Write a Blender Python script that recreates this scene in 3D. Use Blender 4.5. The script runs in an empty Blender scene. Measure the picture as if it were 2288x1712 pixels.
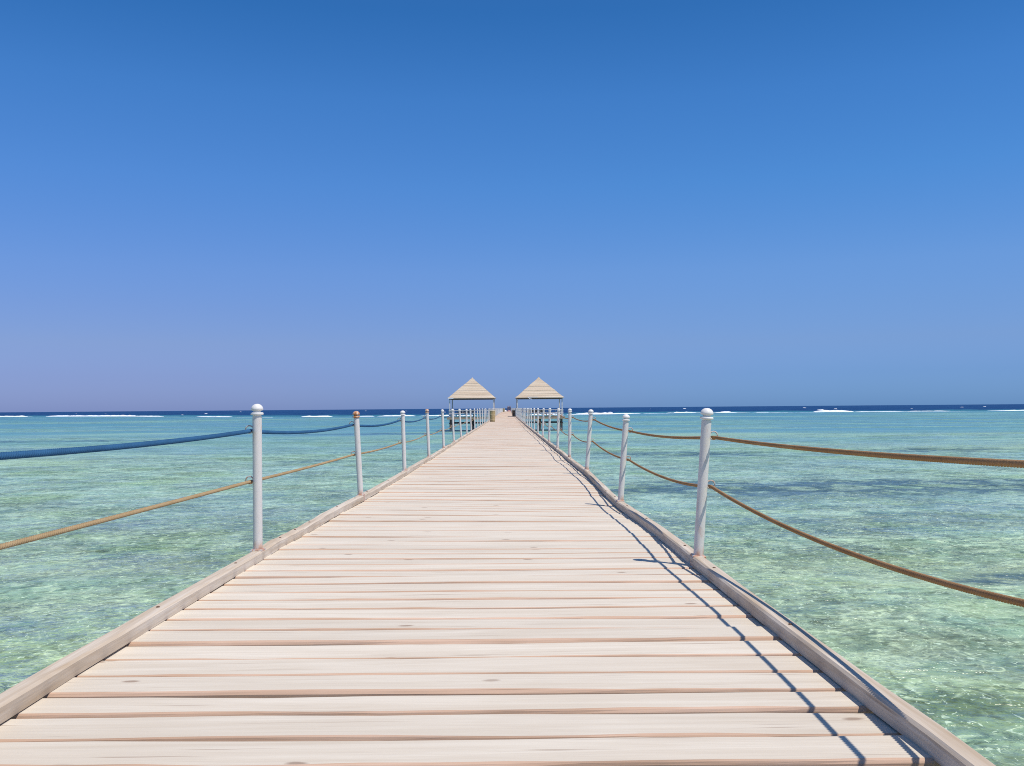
import bpy, math, random
import numpy as np

random.seed(7)
rng = np.random.default_rng(7)
S = bpy.context.scene
C = S.collection
R = math.radians

# ------------------------------------------------------------------ camera
CAM_H = 0.95
F_PX = 2050.0 / 2288.0
cam_d = bpy.data.cameras.new('camera')
cam_d.sensor_width = 36.0
cam_d.lens = 36.0 * F_PX
cam_d.clip_start = 0.05
cam_d.clip_end = 90000.0
cam = bpy.data.objects.new('camera', cam_d)
cam.location = (0, 0, CAM_H)
cam.rotation_euler = (R(90 + 1.573), R(0.46), R(-0.39))
C.objects.link(cam)
S.camera = cam

# ------------------------------------------------------------------ sky and sun
SUN = np.array([0.405, -0.33, 1.0])
SUN_N = SUN / np.linalg.norm(SUN)
SUN_EL = math.asin(SUN_N[2])
SUN_AZ = math.atan2(SUN_N[0], SUN_N[1])          # clockwise from +Y
W = bpy.data.worlds.new('World')
S.world = W
W.use_nodes = True
wt = W.node_tree
for n in list(wt.nodes):
    wt.nodes.remove(n)
w_out = wt.nodes.new('ShaderNodeOutputWorld')
w_bg = wt.nodes.new('ShaderNodeBackground')
w_sky = wt.nodes.new('ShaderNodeTexSky')
w_sky.sky_type = 'NISHITA'
w_sky.sun_disc = False
w_sky.sun_elevation = SUN_EL
w_sky.sun_rotation = SUN_AZ
w_sky.altitude = 0
w_sky.air_density = 1.0
w_sky.dust_density = 0.3
w_sky.ozone_density = 3.0
w_bg.inputs['Strength'].default_value = 0.14
w_tc = wt.nodes.new('ShaderNodeTexCoord')
w_sep = wt.nodes.new('ShaderNodeSeparateXYZ')
# haze tint by elevation (sine of the angle above the horizon), a little rosier to the left than to the right; top stops neutral, to lift blue deck shadows
SKY_L = [(0.0, (0.245, 0.335, 0.83)), (0.035, (0.285, 0.35, 0.745)), (0.069, (0.345, 0.40, 0.702)), (0.105, (0.36, 0.44, 0.741)), (0.146, (0.37, 0.497, 0.807)),
         (0.235, (0.323, 0.576, 0.924)), (0.32, (0.27, 0.60, 0.963)), (0.40, (0.178, 0.536, 0.895)), (0.55, (0.24, 0.55, 0.87)), (0.8, (0.60, 0.72, 0.84))]
SKY_R = [(0.0, (0.185, 0.389, 0.96)), (0.035, (0.228, 0.391, 0.851)), (0.069, (0.315, 0.436, 0.784)), (0.105, (0.344, 0.488, 0.807)), (0.146, (0.37, 0.55, 0.86)),
         (0.235, (0.292, 0.605, 0.947)), (0.32, (0.252, 0.596, 0.957)), (0.40, (0.177, 0.527, 0.872)), (0.55, (0.24, 0.55, 0.87)), (0.8, (0.60, 0.72, 0.84))]
wt.links.new(w_tc.outputs['Generated'], w_sep.inputs[0])
ramps = []
for stops in (SKY_L, SKY_R):
    w_ramp = wt.nodes.new('ShaderNodeValToRGB')
    els = w_ramp.color_ramp.elements
    for i, (p, c) in enumerate(stops):
        e = els[i] if i < 2 else els.new(p)
        e.position = p
        e.color = (*c, 1)
    wt.links.new(w_sep.outputs['Z'], w_ramp.inputs[0])
    ramps.append(w_ramp)
w_lr = wt.nodes.new('ShaderNodeMapRange')
w_lr.interpolation_type = 'SMOOTHSTEP'
w_lr.inputs['From Min'].default_value = -0.45
w_lr.inputs['From Max'].default_value = 0.42
wt.links.new(w_sep.outputs['X'], w_lr.inputs['Value'])
w_mx = wt.nodes.new('ShaderNodeMix')
w_mx.data_type = 'RGBA'
wt.links.new(w_lr.outputs[0], w_mx.inputs['Factor'])
wt.links.new(ramps[0].outputs[0], w_mx.inputs['A'])
wt.links.new(ramps[1].outputs[0], w_mx.inputs['B'])
w_mul = wt.nodes.new('ShaderNodeMix')
w_mul.data_type = 'RGBA'
w_mul.blend_type = 'MULTIPLY'
w_mul.inputs['Factor'].default_value = 1.0
wt.links.new(w_sky.outputs[0], w_mul.inputs['A'])
wt.links.new(w_mx.outputs['Result'], w_mul.inputs['B'])
wt.links.new(w_mul.outputs['Result'], w_bg.inputs['Color'])
wt.links.new(w_bg.outputs[0], w_out.inputs['Surface'])

sun_d = bpy.data.lights.new('sun', 'SUN')
sun_d.energy = 4.2
sun_d.angle = R(0.5)
sun_d.color = (1.0, 0.93, 0.82)
sun = bpy.data.objects.new('sun', sun_d)
sun.rotation_euler = (0, 0, 0)
from mathutils import Vector, Matrix
sun.rotation_euler = Vector(tuple(-SUN_N)).to_track_quat('-Z', 'Y').to_euler()
sun.location = (30, -25, 60)
C.objects.link(sun)

S.view_settings.view_transform = 'Standard'
S.view_settings.look = 'None'
S.view_settings.exposure = 0.0
S.view_settings.gamma = 1.0
S.view_settings.use_curve_mapping = False
S.cycles.use_denoising = False
S.cycles.filter_width = 1.0
S.cycles.sample_clamp_direct = 6.0
S.cycles.max_bounces = 8
S.cycles.transparent_max_bounces = 12

# ------------------------------------------------------------------ helpers
def mesh_np(name, V, F, mats=(), mat_idx=None, smooth=False):
    me = bpy.data.meshes.new(name)
    V = np.asarray(V, dtype=np.float32)
    if isinstance(F, np.ndarray) and F.ndim == 2:
        k = F.shape[1]
        nf = F.shape[0]
        me.vertices.add(len(V))
        me.vertices.foreach_set('co', V.ravel())
        me.loops.add(nf * k)
        me.loops.foreach_set('vertex_index', F.astype(np.int32).ravel())
        me.polygons.add(nf)
        me.polygons.foreach_set('loop_start', np.arange(0, nf * k, k, dtype=np.int32))
        me.polygons.foreach_set('loop_total', np.full(nf, k, dtype=np.int32))
        me.update(calc_edges=True)
    else:
        me.from_pydata([tuple(map(float, v)) for v in V], [], [tuple(int(i) for i in f) for f in F])
    for m in mats:
        me.materials.append(m)
    if mat_idx is not None:
        me.polygons.foreach_set('material_index', np.asarray(mat_idx, dtype=np.int32))
    me.polygons.foreach_set('use_smooth', np.full(len(me.polygons), bool(smooth), dtype=bool))
    me.update()
    return me

def add(name, me, parent=None, loc=None, label=None, cat=None, group=None, kind=None):
    o = bpy.data.objects.new(name, me)
    C.objects.link(o)
    if parent is not None:
        o.parent = parent
    if loc is not None:
        o.location = loc
    tag(o, label, cat, group, kind)
    return o

def tag(o, label=None, cat=None, group=None, kind=None):
    if label: o['label'] = label
    if cat: o['category'] = cat
    if group: o['group'] = group
    if kind: o['kind'] = kind

class MB:
    """collects boxes, tubes and lathes; build() makes one mesh"""
    def __init__(self):
        self.v = []
        self.f = []
    def box(self, x0, x1, y0, y1, z0, z1, bev=0.0):
        b = len(self.v)
        if bev <= 0:
            self.v += [(x0,y0,z0),(x1,y0,z0),(x1,y1,z0),(x0,y1,z0),(x0,y0,z1),(x1,y0,z1),(x1,y1,z1),(x0,y1,z1)]
            self.f += [(b,b+3,b+2,b+1),(b+4,b+5,b+6,b+7),(b,b+1,b+5,b+4),(b+1,b+2,b+6,b+5),(b+2,b+3,b+7,b+6),(b+3,b,b+4,b+7)]
        else:
            for z, s in ((z0, bev), (z0 + bev, 0), (z1 - bev, 0), (z1, bev)):
                self.v += [(x0+s,y0+s,z),(x1-s,y0+s,z),(x1-s,y1-s,z),(x0+s,y1-s,z)]
            self.f.append((b+3, b+2, b+1, b))
            for k in range(3):
                q = b + 4*k
                for i in range(4):
                    j = (i+1) % 4
                    self.f.append((q+i, q+j, q+4+j, q+4+i))
            self.f.append((b+12, b+13, b+14, b+15))
        return self
    def lathe(self, prof, seg=16, c=(0, 0, 0)):
        b = len(self.v)
        n = len(prof)
        for (r, z) in prof:
            for i in range(seg):
                a = 2*math.pi*i/seg
                self.v.append((c[0]+r*math.cos(a), c[1]+r*math.sin(a), c[2]+z))
        for k in range(n-1):
            for i in range(seg):
                j = (i+1) % seg
                self.f.append((b+k*seg+i, b+k*seg+j, b+(k+1)*seg+j, b+(k+1)*seg+i))
        self.f.append(tuple(b+i for i in reversed(range(seg))))
        self.f.append(tuple(b+(n-1)*seg+i for i in range(seg)))
        return self
    def tube(self, pts, r, seg=8, close=False):
        b = len(self.v)
        pts = [Vector(p) for p in pts]
        n = len(pts)
        for i, p in enumerate(pts):
            if close:
                t = pts[(i+1) % n] - pts[i-1]
            else:
                t = pts[min(i+1, n-1)] - pts[max(i-1, 0)]
            t.normalize()
            up = Vector((0, 0, 1)) if abs(t.z) < 0.95 else Vector((0, 1, 0))
            s = t.cross(up).normalized()
            u = s.cross(t)
            for k in range(seg):
                a = 2*math.pi*k/seg
                self.v.append(tuple(p + s*(r*math.cos(a)) + u*(r*math.sin(a))))
        m = n if close else n-1
        for i in range(m):
            i2 = (i+1) % n
            for k in range(seg):
                k2 = (k+1) % seg
                self.f.append((b+i*seg+k, b+i2*seg+k, b+i2*seg+k2, b+i*seg+k2))
        if not close:
            self.f.append(tuple(b+k for k in range(seg)))
            self.f.append(tuple(b+(n-1)*seg+k for k in reversed(range(seg))))
        return self
    def mesh(self, name, mat, smooth=False):
        return mesh_np(name, self.v, self.f, (mat,), smooth=smooth)

def auto_smooth(me, ang=40):
    me.polygons.foreach_set('use_smooth', np.ones(len(me.polygons), dtype=bool))
    import bmesh
    bm = bmesh.new()
    bm.from_mesh(me)
    for e in bm.edges:
        if len(e.link_faces) == 2 and e.calc_face_angle(0) > R(ang):
            e.smooth = False
    bm.to_mesh(me)
    bm.free()
    return me

# ------------------------------------------------------------------ materials
class NT:
    def __init__(self, name):
        self.m = bpy.data.materials.new(name)
        self.m.use_nodes = True
        self.t = self.m.node_tree
        for n in list(self.t.nodes):
            self.t.nodes.remove(n)
        self.out = self.t.nodes.new('ShaderNodeOutputMaterial')
    def n(self, typ, **kw):
        nd = self.t.nodes.new(typ)
        for k, v in kw.items():
            setattr(nd, k, v)
        return nd
    def l(self, a, b):
        self.t.links.new(a, b)
    def val(self, sock, v):
        if hasattr(v, 'is_linked') or isinstance(v, bpy.types.NodeSocket):
            self.l(v, sock)
        else:
            sock.default_value = v
    def pos(self):
        return self.n('ShaderNodeNewGeometry').outputs['Position']
    def scale(self, vec, s, off=None):
        mp = self.n('ShaderNodeMapping')
        self.l(vec, mp.inputs['Vector'])
        mp.inputs['Scale'].default_value = s
        if off is not None:
            if isinstance(off, bpy.types.NodeSocket):
                self.l(off, mp.inputs['Location'])
            else:
                mp.inputs['Location'].default_value = off
        return mp.outputs[0]
    def noise(self, vec, scale=1.0, detail=3.0, rough=0.55, dist=0.0):
        nz = self.n('ShaderNodeTexNoise')
        self.l(vec, nz.inputs['Vector'])
        nz.inputs['Scale'].default_value = scale
        nz.inputs['Detail'].default_value = detail
        nz.inputs['Roughness'].default_value = rough
        nz.inputs['Distortion'].default_value = dist
        return nz.outputs['Fac']
    def ramp(self, fac, stops, interp='LINEAR'):
        r = self.n('ShaderNodeValToRGB')
        r.color_ramp.interpolation = interp
        self.l(fac, r.inputs[0])
        for i, (p, c) in enumerate(stops):
            e = r.color_ramp.elements[i] if i < 2 else r.color_ramp.elements.new(p)
            e.position = p
            e.color = (*c, 1) if not isinstance(c, (int, float)) else (c, c, c, 1)
        return r.outputs[0]
    def mix(self, fac, a, b, mode='MIX'):
        m = self.n('ShaderNodeMix', data_type='RGBA', blend_type=mode)
        self.val(m.inputs['Factor'], fac)
        for s, v in (('A', a), ('B', b)):
            if isinstance(v, bpy.types.NodeSocket):
                self.l(v, m.inputs[s])
            else:
                m.inputs[s].default_value = (*v, 1)
        return m.outputs['Result']
    def math(self, op, a, b=0.0, c=None, clamp=False):
        m = self.n('ShaderNodeMath', operation=op, use_clamp=clamp)
        self.val(m.inputs[0], a)
        self.val(m.inputs[1], b)
        if c is not None:
            self.val(m.inputs[2], c)
        return m.outputs[0]
    def bump(self, h, strength=0.3, dist=0.01, normal=None):
        b = self.n('ShaderNodeBump')
        b.inputs['Strength'].default_value = strength
        b.inputs['Distance'].default_value = dist
        self.l(h, b.inputs['Height'])
        if normal is not None:
            self.l(normal, b.inputs['Normal'])
        return b.outputs[0]
    def principled(self, col, rough=0.7, spec=0.4, normal=None, metal=0.0):
        p = self.n('ShaderNodeBsdfPrincipled')
        if isinstance(col, bpy.types.NodeSocket):
            self.l(col, p.inputs['Base Color'])
        else:
            p.inputs['Base Color'].default_value = (*col, 1)
        self.val(p.inputs['Roughness'], rough)
        p.inputs['Specular IOR Level'].default_value = spec
        p.inputs['Metallic'].default_value = metal
        if normal is not None:
            self.l(normal, p.inputs['Normal'])
        self.l(p.outputs[0], self.out.inputs['Surface'])
        return p

def wood_mat(name, pale, mid, dark, along='X', bump=0.35, knots=True):
    m = NT(name)
    oi = m.n('ShaderNodeObjectInfo')
    comb = m.n('ShaderNodeCombineXYZ')
    m.l(m.math('MULTIPLY', oi.outputs['Random'], 37.0), comb.inputs[0])
    m.l(m.math('MULTIPLY', oi.outputs['Random'], 91.0), comb.inputs[1])
    m.l(m.math('MULTIPLY', oi.outputs['Random'], 13.0), comb.inputs[2])
    st = (0.9, 16, 16) if along == 'X' else (16, 0.9, 16)
    st2 = (2.2, 90, 90) if along == 'X' else (90, 2.2, 90)
    st3 = (1.6, 2.6, 2.6) if along == 'X' else (2.6, 1.6, 2.6)
    p = m.pos()
    g1 = m.noise(m.scale(p, st, comb.outputs[0]), 1.0, 4, 0.6, 0.8)
    g2 = m.noise(m.scale(p, st2, comb.outputs[0]), 1.0, 3, 0.6, 0.3)
    big = m.noise(m.scale(p, st3, comb.outputs[0]), 1.0, 3, 0.55)
    col = m.ramp(g1, [(0.30, mid), (0.62, pale)])
    col = m.mix(m.math('MULTIPLY', m.ramp(g2, [(0.30, 1.0), (0.56, 0.0)]), 0.42), col, mid)
    col = m.mix(m.math('MULTIPLY', m.ramp(big, [(0.50, 0.0), (0.72, 1.0)]), 0.5), col, mid)
    hv = m.n('ShaderNodeHueSaturation')
    m.l(col, hv.inputs['Color'])
    m.l(m.math('MULTIPLY_ADD', oi.outputs['Random'], 0.09, 0.955), hv.inputs['Value'])
    col = hv.outputs[0]
    if knots:
        vo = m.n('ShaderNodeTexVoronoi', feature='F1', voronoi_dimensions='2D')
        ks = (2.0, 4.6, 4.6) if along == 'X' else (4.6, 2.0, 4.6)
        wob = m.noise(m.scale(p, (7, 20, 20), comb.outputs[0]), 1.0, 2, 0.5)
        vv = m.n('ShaderNodeVectorMath', operation='ADD')
        m.l(m.scale(p, ks, comb.outputs[0]), vv.inputs[0])
        wv = m.n('ShaderNodeCombineXYZ')
        m.l(m.math('MULTIPLY', wob, 0.10), wv.inputs[0])
        m.l(m.math('MULTIPLY', wob, 0.10), wv.inputs[1])
        m.l(wv.outputs[0], vv.inputs[1])
        m.l(vv.outputs[0], vo.inputs['Vector'])
        vo.inputs['Scale'].default_value = 1.0
        sel = m.ramp(vo.outputs['Color'], [(0.70, 0.0), (0.72, 1.0)])
        k1 = m.ramp(vo.outputs['Distance'], [(0.035, 1.0), (0.075, 0.0)])
        col = m.mix(m.math('MULTIPLY', m.math('MULTIPLY', k1, sel), 0.68), col, dark)
        ring = m.ramp(vo.outputs['Distance'], [(0.05, 0.0), (0.10, 1.0), (0.22, 0.0)])
        col = m.mix(m.math('MULTIPLY', m.math('MULTIPLY', ring, sel), 0.25), col, mid)
    ck = m.noise(m.scale(p, (1.4, 55, 55) if along == 'X' else (55, 1.4, 55), comb.outputs[0]), 1.0, 2, 0.5, 0.4)
    col = m.mix(m.math('MULTIPLY', m.ramp(ck, [(0.26, 1.0), (0.33, 0.0)]), 0.5), col, dark)
    h = m.math('ADD', m.math('MULTIPLY', g1, 0.6), m.math('MULTIPLY', g2, 0.6))
    m.principled(col, 0.82, 0.25, m.bump(h, bump, 0.006))
    return m.m

M = {}
M['deck_top'] = wood_mat('bleached_plank_wood', (0.70, 0.63, 0.53), (0.60, 0.52, 0.42), (0.22, 0.13, 0.085))
M['deck_edge'] = wood_mat('unbleached_plank_edge', (0.63, 0.45, 0.34), (0.47, 0.31, 0.21), (0.20, 0.12, 0.07), knots=False)
M['kerb'] = wood_mat('kerb_wood', (0.66, 0.58, 0.49), (0.45, 0.345, 0.24), (0.20, 0.12, 0.07), along='Y', bump=0.3)
M['under'] = wood_mat('under_timber', (0.24, 0.18, 0.13), (0.15, 0.105, 0.07), (0.08, 0.05, 0.03), along='Y', knots=False)

def paint_mat(name, col, rust=0.0, rust_cap=False):
    m = NT(name)
    tc = m.n('ShaderNodeTexCoord').outputs['Object']
    p = m.pos()
    n1 = m.noise(m.scale(p, (30, 30, 9)), 1.0, 4, 0.6)
    n2 = m.noise(m.scale(p, (60, 60, 60)), 1.0, 3, 0.6)
    c = m.mix(m.math('MULTIPLY', m.ramp(n1, [(0.40, 0.0), (0.7, 1.0)]), 0.35), col, tuple(0.86*x for x in col))
    rc = m.ramp(n2, [(0.35, (0.62, 0.24, 0.06)), (0.65, (0.34, 0.12, 0.04))])
    if rust_cap:
        c = m.mix(m.ramp(n1, [(0.34, 0.0), (0.52, 1.0)]), c, rc)
    elif rust > 0:
        sx = m.n('ShaderNodeSeparateXYZ')
        m.l(tc, sx.inputs[0])
        low = m.ramp(sx.outputs['Z'], [(0.0, 1.0), (0.07, 0.0)])
        spot = m.ramp(n1, [(0.60, 0.0), (0.68, 1.0)])
        lowspot = m.math('MULTIPLY', low, m.ramp(n1, [(0.40, 0.0), (0.55, 1.0)]))
        fac = m.math('MAXIMUM', m.math('MULTIPLY', spot, 0.22*rust), m.math('MULTIPLY', lowspot, 0.8*rust))
        c = m.mix(fac, c, rc)
    m.principled(c, 0.48, 0.4, m.bump(n2, 0.05, 0.003))
    return m.m
M['paint'] = paint_mat('white_post_paint', (0.66, 0.63, 0.60), rust=1.0)
M['paint_cap'] = paint_mat('white_cap_paint', (0.74, 0.72, 0.70))
M['rust_cap'] = paint_mat('rusty_cap_paint', (0.68, 0.58, 0.50), rust_cap=True)
M['ring'] = paint_mat('galvanised_ring', (0.52, 0.52, 0.50), rust=1.0)
M['plate'] = paint_mat('base_plate_paint', (0.56, 0.54, 0.53), rust=1.0)

def rope_mat(name, a, b):
    m = NT(name)
    p = m.pos()
    n1 = m.noise(m.scale(p, (14, 5, 14)), 1.0, 4, 0.6)
    n2 = m.noise(m.scale(p, (400, 160, 400)), 1.0, 3, 0.7)
    c = m.ramp(n1, [(0.30, b), (0.68, a)])
    c = m.mix(m.math('MULTIPLY', m.ramp(n2, [(0.35, 1.0), (0.60, 0.0)]), 0.45), c, tuple(0.55*x for x in b))
    m.principled(c, 0.85, 0.2, m.bump(n2, 0.5, 0.002))
    return m.m
M['rope_blue'] = rope_mat('blue_rope_fibre', (0.034, 0.125, 0.265), (0.024, 0.088, 0.19))
M['rope_tan'] = rope_mat('tan_rope_fibre', (0.44, 0.325, 0.19), (0.35, 0.24, 0.125))
M['rope_brown'] = rope_mat('brown_rope_fibre', (0.41, 0.245, 0.125), (0.31, 0.17, 0.08))

def simple(name, col, rough=0.7, var=0.12, sc=6.0, spec=0.3):
    m = NT(name)
    n1 = m.noise(m.scale(m.pos(), (sc, sc, sc)), 1.0, 4, 0.6)
    c = m.mix(m.ramp(n1, [(0.35, 0.0), (0.7, 1.0)]), col, tuple(max(0, x*(1-2*var)) for x in col))
    m.principled(c, rough, spec)
    return m.m
M['frame'] = simple('gazebo_frame_paint', (0.64, 0.62, 0.62), 0.5)
M['eave'] = simple('gazebo_eave_wood', (0.17, 0.12, 0.10), 0.7)
M['torn'] = simple('white_torn_cloth', (0.82, 0.82, 0.84), 0.8)
M['bench'] = simple('bench_wood', (0.42, 0.29, 0.17), 0.7)
M['platform'] = simple('platform_wood', (0.44, 0.33, 0.23), 0.75, 0.2, 3.0)
M['pile'] = simple('wet_pile_wood', (0.11, 0.075, 0.06), 0.6)
M['bin'] = simple('tan_bin_slat', (0.52, 0.39, 0.20), 0.7, 0.15, 12)
M['bin_dark'] = simple('brown_bin_slat', (0.24, 0.15, 0.10), 0.7, 0.15, 12)
M['bin_lid'] = simple('bin_rim', (0.58, 0.48, 0.31), 0.7, 0.1, 12)
M['bolt'] = simple('rusty_bolt', (0.16, 0.085, 0.05), 0.6, 0.2, 80)
M['skin'] = simple('skin', (0.42, 0.25, 0.17), 0.6)
M['hair'] = simple('dark_hair', (0.03, 0.02, 0.02), 0.6)
M['cloth_plum'] = simple('plum_cloth', (0.10, 0.03, 0.06), 0.85)
M['cloth_navy'] = simple('navy_cloth', (0.03, 0.04, 0.10), 0.85)
M['cloth_white'] = simple('white_cloth', (0.80, 0.79, 0.77), 0.85)
M['cloth_pink'] = simple('pink_cloth', (0.55, 0.27, 0.25), 0.85)

# roof of reed courses
def roof_mat():
    m = NT('pale_reed_roof')
    p = m.pos()
    n1 = m.noise(m.scale(p, (0.25, 0.25, 5)), 1.0, 4, 0.6)
    n2 = m.noise(m.scale(p, (14, 14, 3)), 1.0, 3, 0.6)
    c = m.ramp(n1, [(0.30, (0.48, 0.38, 0.28)), (0.50, (0.58, 0.48, 0.37)), (0.70, (0.67, 0.58, 0.47))])
    c = m.mix(m.math('MULTIPLY', m.ramp(n2, [(0.35, 1.0), (0.6, 0.0)]), 0.3), c, (0.36, 0.25, 0.14))
    m.principled(c, 0.85, 0.2, m.bump(n2, 0.5, 0.03))
    return m.m
M['roof'] = roof_mat()

# ------------------------------------------------------------------ water, seabed
WATER_Z = -1.0
BED_Z = -1.6

def wave_height(m, p):
    """summed ripples used for the surface relief of the lagoon (metres)"""
    a = m.noise(m.scale(p, (0.35, 0.60, 1)), 1.0, 2, 0.5, 0.3)
    b = m.noise(m.scale(p, (1.5, 2.2, 1)), 1.0, 3, 0.55, 0.6)
    c = m.noise(m.scale(p, (5.0, 7.0, 1)), 1.0, 3, 0.6, 0.6)
    h = m.math('MULTIPLY', a, 0.42)
    h = m.math('ADD', h, m.math('MULTIPLY', b, 0.17))
    h = m.math('ADD', h, m.math('MULTIPLY', c, 0.085))
    return h

def lagoon_mat():
    m = NT('clear_lagoon_water')
    p = m.pos()
    nb = m.bump(wave_height(m, p), 1.0, 1.0)
    fr = m.n('ShaderNodeFresnel')
    fr.inputs['IOR'].default_value = 1.333
    m.l(nb, fr.inputs['Normal'])
    # steep wavelets keep open water from ever reflecting like a flat mirror
    fac = m.ramp(fr.outputs[0], [(0.02, 0.02), (0.25, 0.19), (0.6, 0.32), (1.0, 0.44)])
    # catspaws: wind-ruffled streaks reflect more or less sky
    wind = m.noise(m.scale(p, (0.05, 0.13, 1), (1.3, 4.2, 0)), 1.0, 9, 0.80, 0.5)
    fac = m.math('MULTIPLY', fac, m.ramp(wind, [(0.42, 0.35), (0.50, 0.85), (0.59, 1.75)]), clamp=True)
    gl = m.n('ShaderNodeBsdfGlossy')
    gl.inputs['Roughness'].default_value = 0.20
    gl.inputs['Color'].default_value = (1, 1, 1, 1)
    m.l(nb, gl.inputs['Normal'])
    tr = m.n('ShaderNodeBsdfTransparent')
    # depth: shallow by the shore end, deeper towards the reef
    sx = m.n('ShaderNodeSeparateXYZ')
    m.l(p, sx.inputs[0])
    dep = m.math('MULTIPLY', sx.outputs['Y'], 1/300.0, clamp=True)
    m.l(m.ramp(dep, [(0.0, (0.86, 0.96, 0.90)), (0.05, (0.83, 0.96, 0.93)), (0.12, (0.79, 0.95, 0.94)), (0.27, (0.71, 0.91, 0.935)), (0.55, (0.62, 0.85, 0.92)), (0.95, (0.51, 0.77, 0.89))]), tr.inputs['Color'])
    mx = m.n('ShaderNodeMixShader')
    m.l(fac, mx.inputs[0])
    m.l(tr.outputs[0], mx.inputs[1])
    m.l(gl.outputs[0], mx.inputs[2])
    m.l(mx.outputs[0], m.out.inputs['Surface'])
    return m.m
M['lagoon'] = lagoon_mat()

def seabed_mat():
    m = NT('seabed_sand')
    p = m.pos()
    # sand with rubble and small weed tufts, plus painted caustic lines and glints
    def ridged(sc, off, det=2, dist=1.5):
        n = m.noise(m.scale(p, sc, off), 1.0, det, 0.5, dist)
        return m.math('ABSOLUTE', m.math('MULTIPLY_ADD', n, 2.0, -1.0))
    patch = m.noise(m.scale(p, (0.85, 0.75, 1), (2, 6, 0)), 1.0, 4, 0.62, 1.2)
    tone = m.noise(m.scale(p, (4.5, 4.0, 1), (2, 6, 0)), 1.0, 4, 0.65, 1.0)
    speck = m.noise(m.scale(p, (13, 9, 1)), 1.0, 3, 0.6, 1.0)
    weed = m.noise(m.scale(p, (0.35, 0.4, 1), (17, 31, 0)), 1.0, 4, 0.6, 0.6)
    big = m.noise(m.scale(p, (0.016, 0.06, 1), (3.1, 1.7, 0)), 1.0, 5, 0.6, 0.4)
    col = m.ramp(patch, [(0.34, (0.36, 0.46, 0.41)), (0.47, (0.51, 0.58, 0.52)), (0.62, (0.66, 0.69, 0.61))])
    col = m.mix(m.ramp(weed, [(0.46, 0.0), (0.64, 0.6)]), col, (0.40, 0.46, 0.22))
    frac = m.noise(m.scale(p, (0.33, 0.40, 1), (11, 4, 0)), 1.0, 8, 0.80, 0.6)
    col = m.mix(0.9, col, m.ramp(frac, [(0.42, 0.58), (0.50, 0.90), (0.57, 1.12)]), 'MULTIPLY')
    col = m.mix(0.75, col, m.ramp(tone, [(0.34, 0.30), (0.50, 0.78), (0.68, 1.0)]), 'MULTIPLY')
    sn = m.n('ShaderNodeSeparateXYZ')
    m.l(p, sn.inputs[0])
    shore = m.ramp(m.math('MULTIPLY', sn.outputs['Y'], 1/40.0, clamp=True), [(0.15, 0.55), (0.65, 0.0)])
    col = m.mix(shore, col, m.mix(1.0, col, (0.98, 0.95, 0.66), 'MULTIPLY'))
    caustic1 = m.math('MULTIPLY', m.ramp(ridged((1.0, 0.9, 1), (0, 0, 0)), [(0.0, 1.0), (0.045, 0.0)]), m.ramp(tone, [(0.44, 0.0), (0.58, 0.7)]))  # caustic lines of focused sunlight, painted into the bed colour
    caustic2 = m.math('MULTIPLY', m.ramp(ridged((2.3, 2.0, 1), (5, 9, 0)), [(0.0, 1.0), (0.06, 0.0)]), m.ramp(patch, [(0.42, 0.0), (0.58, 0.42)]))  # finer set of painted caustic lines
    col = m.mix(caustic1, col, (0.92, 0.90, 0.66))
    col = m.mix(caustic2, col, (0.92, 0.90, 0.70))
    col = m.mix(m.ramp(speck, [(0.61, 0.0), (0.68, 0.75)]), col, (1.0, 0.98, 0.82))  # glints of light painted as near-white specks
    col = m.mix(m.ramp(speck, [(0.30, 0.6), (0.37, 0.0)]), col, (0.16, 0.22, 0.18))
    # farther out the eye only takes in the broad tone of the sand
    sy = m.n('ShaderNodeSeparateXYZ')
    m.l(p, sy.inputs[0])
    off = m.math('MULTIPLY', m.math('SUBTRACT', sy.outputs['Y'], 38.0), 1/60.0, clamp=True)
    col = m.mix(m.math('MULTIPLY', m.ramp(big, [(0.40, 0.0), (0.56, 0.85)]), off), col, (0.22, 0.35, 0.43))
    pale = m.noise(m.scale(p, (0.012, 0.05, 1), (8.8, 5.1, 0)), 1.0, 4, 0.6, 0.4)
    col = m.mix(m.ramp(pale, [(0.52, 0.0), (0.68, 0.7)]), col, (0.66, 0.62, 0.44))
    # weed beds: broken into tufts
    def bed(cx, cy, rx, ry, seed, amt=0.9):
        nonlocal col
        q = m.scale(p, (1/rx, 1/ry, 0), (-cx/rx, -cy/ry, 0))
        ln = m.n('ShaderNodeVectorMath', operation='LENGTH')
        m.l(q, ln.inputs[0])
        edge = m.noise(m.scale(p, (0.30, 0.45, 1), (seed, seed*2, 0)), 1.0, 4, 0.65, 0.6)
        d = m.math('ADD', ln.outputs['Value'], m.math('MULTIPLY', m.math('SUBTRACT', edge, 0.5), 2.4))
        env = m.ramp(d, [(0.55, 1.0), (1.05, 0.0)])
        tuft = m.noise(m.scale(p, (0.95, 0.75, 1), (seed*3, seed, 0)), 1.0, 4, 0.7, 0.8)
        f = m.math('MULTIPLY', env, m.ramp(tuft, [(0.43, 0.15), (0.53, 1.0)]))
        col = m.mix(m.math('MULTIPLY', f, amt), col, (0.045, 0.085, 0.14))
    bed(12.5, 28.8, 12.0, 3.7, 1.3, 0.78)
    bed(27.0, 27.0, 8.0, 3.2, 4.1, 0.72)
    bed(10.5, 50.0, 6.0, 2.6, 9.0, 0.75)
    bed(25.0, 52.0, 7.0, 3.0, 6.2, 0.75)
    bed(4.5, 66.0, 5.0, 3.0, 5.2, 0.6)
    bed(-40.0, 80.0, 16.0, 3.0, 2.2, 0.7)
    bed(-9.0, 46.0, 5.0, 1.6, 7.7, 0.6)
    bed(-14.0, 95.0, 10.0, 4.0, 8.8, 0.6)
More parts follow.
